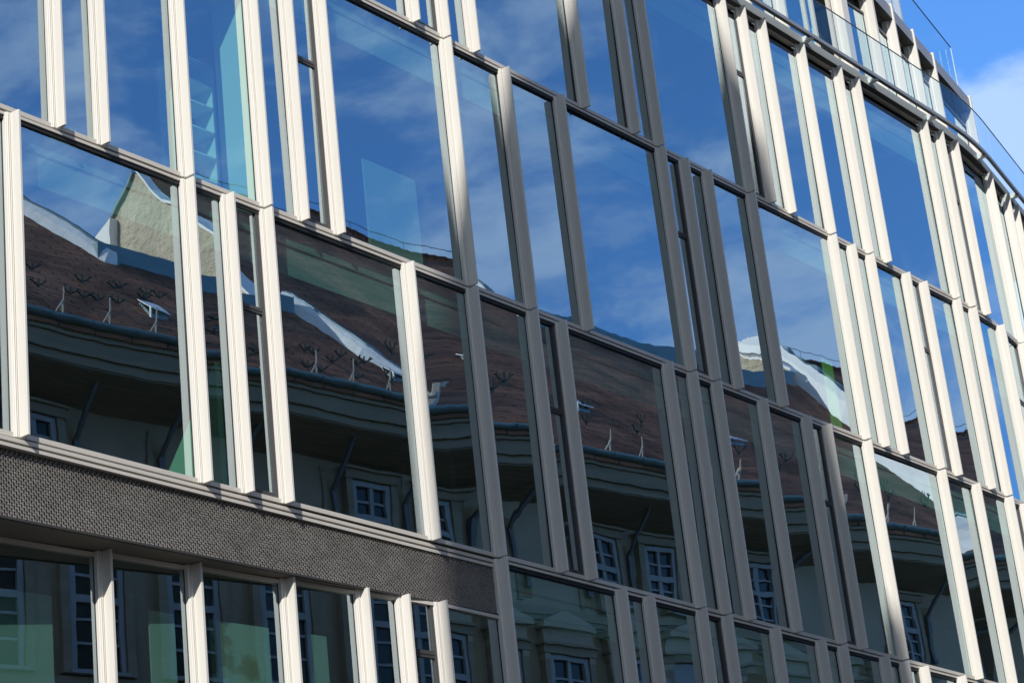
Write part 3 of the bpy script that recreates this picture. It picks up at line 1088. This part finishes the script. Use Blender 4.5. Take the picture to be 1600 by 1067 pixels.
# sunlit beige gable end of the middle house, rising above the low parapet
def gable(u0, u1, prof, parent, m='gable'):
    b = MB(HB)
    n = len(prof)
    b.v += [HB(u0, v, z) for v, z in prof] + [HB(u1, v, z) for v, z in prof]
    k = b.slot(m)
    b.f += [tuple(range(n)), tuple(reversed(range(n, 2 * n)))]
    b.mi += [k, k]
    for i in range(n):
        j = (i + 1) % n
        b.f.append((i, j, n + j, n + i))
        b.mi.append(k)
    return b.build('gable_wall', parent)
def coping(u0, u1, a, c, parent, m):
    b = MB(HB)
    b.hexa([(u0, a[0], a[1]), (u1, a[0], a[1]), (u1, c[0], c[1]), (u0, c[0], c[1]),
            (u0, a[0], a[1] + .09), (u1, a[0], a[1] + .09), (u1, c[0], c[1] + .09), (u0, c[0], c[1] + .09)], m)
    return b.build('coping', parent)
GP = [(3.3, 14.5), (3.3, 16.30), (3.9, 17.05), (4.85, 18.45), (6.08, 19.95), (6.75, 20.55), (7.45, 21.0), (7.95, 21.55), (8.5, 22.3), (8.75, 22.35), (9.7, 21.4), (10.6, 20.7), (10.6, 14.5)]
gable(10.70, 10.97, GP, hB)
for a, c in zip(GP[1:8], GP[2:9]):
    coping(10.56, 11.0, a, c, hB, 'firewall')
for a, c in zip(GP[9:11], GP[10:12]):
    coping(10.60, 11.0, a, c, hB, 'zinc')
gable(10.45, 10.69, [(9.6, 18.9), (9.65, 21.25), (10.65, 20.5), (10.65, 18.9)], hB, 'firewall')
gable(40.02, 40.28, [(7.9, 20.5), (7.9, 21.9), (8.8, 22.95), (9.6, 23.75), (10.2, 24.2), (10.6, 24.0), (10.6, 20.5)], hB)
coping(39.9, 40.3, (7.9, 21.9), (10.2, 24.2), hB, 'firewall')
for u, v, h in ((4.6, 1.08, hA), (.3, .75, hA), (11.7, .9, hA), (15.9, 2.35, hB), (21.8, 2.35, hB), (29.05, 2.42, hB), (44, 2.2, hC)):
    hatch(u, v, h)
rg_ = random.Random(5)
for i in range(38):
    guard(-.9 + i * .33 + rg_.uniform(-.08, .08), 1.25 + rg_.uniform(-.4, .6) - (.6 if i > 24 else 0), rA, .62)
for i in range(10):
    tripod(.4 + i * 1.15, rA)
for i in range(30):
    guard(12.9 + i * .9 + rg_.uniform(-.15, .15), (1.5 if i % 2 else 2.0) + rg_.uniform(-.2, .2), rB, 1.15)
for i in range(22):
    tripod(12.9 + i * 1.2, rB)
for i in range(14):
    guard(40.8 + i * .9, (1.4 if i % 2 else 1.9), rC, 1.15)

# ------------------------------------------------------------------ church tower behind the camera: throws the broad shade on the facade
tw = empty('church_tower', street(-38, 18, 0), RZ, 'tall church tower with steep roof rising behind the viewpoint', 'church tower')
hs, ho = -1.85 / 2.103, 1.0 / 2.103
HC = 42.0
def sil(s, zf):
    """silhouette point of the tower whose shade falls at facade position s, height zf."""
    x = ho * s
    ss = x * ho + HC * hs
    oo = -x * hs + HC * ho
    return ss, oo, zf + .5896 * (HC - hs * s)
SIL = [(-5.85, -60), (-5.85, -1), (-5.75, 2.2), (-5.05, 4.5), (-3.9, 6.2), (-2.9, 7.8), (-.9, 9.6), (1.9, 12.0), (3.0, 9.3), (3.55, 8.2), (4.1, 5.0), (4.4, 2.2), (5.5, .5), (5.9, -3), (5.9, -60)]
front, back = [], []
for s, z in SIL:
    a, c, zz = sil(s, z)
    if z <= -60:
        zz = -ZB
    front.append((a + 38, -(c - 18), zz + ZB))
    back.append((a + 38 + hs * 4.5, -(c - 18 + ho * 4.5), zz + ZB))
def tower_part(idx, name, m):
    b = MB()
    n = len(idx)
    b.v += [front[i] for i in idx] + [back[i] for i in idx]
    s = b.slot(m)
    b.f += [tuple(range(n)), tuple(reversed(range(n, 2 * n)))]
    b.mi += [s, s]
    for i in range(n):
        j = (i + 1) % n
        b.f.append((i, j, n + j, n + i))
        b.mi.append(s)
    b.build(name, tw)
tower_part([0, 1, 2, 11, 12, 13, 14], 'shaft', 'stone')
tower_part([2, 3, 4, 5, 6, 7, 8, 9, 10, 11], 'roof', 'tiles')
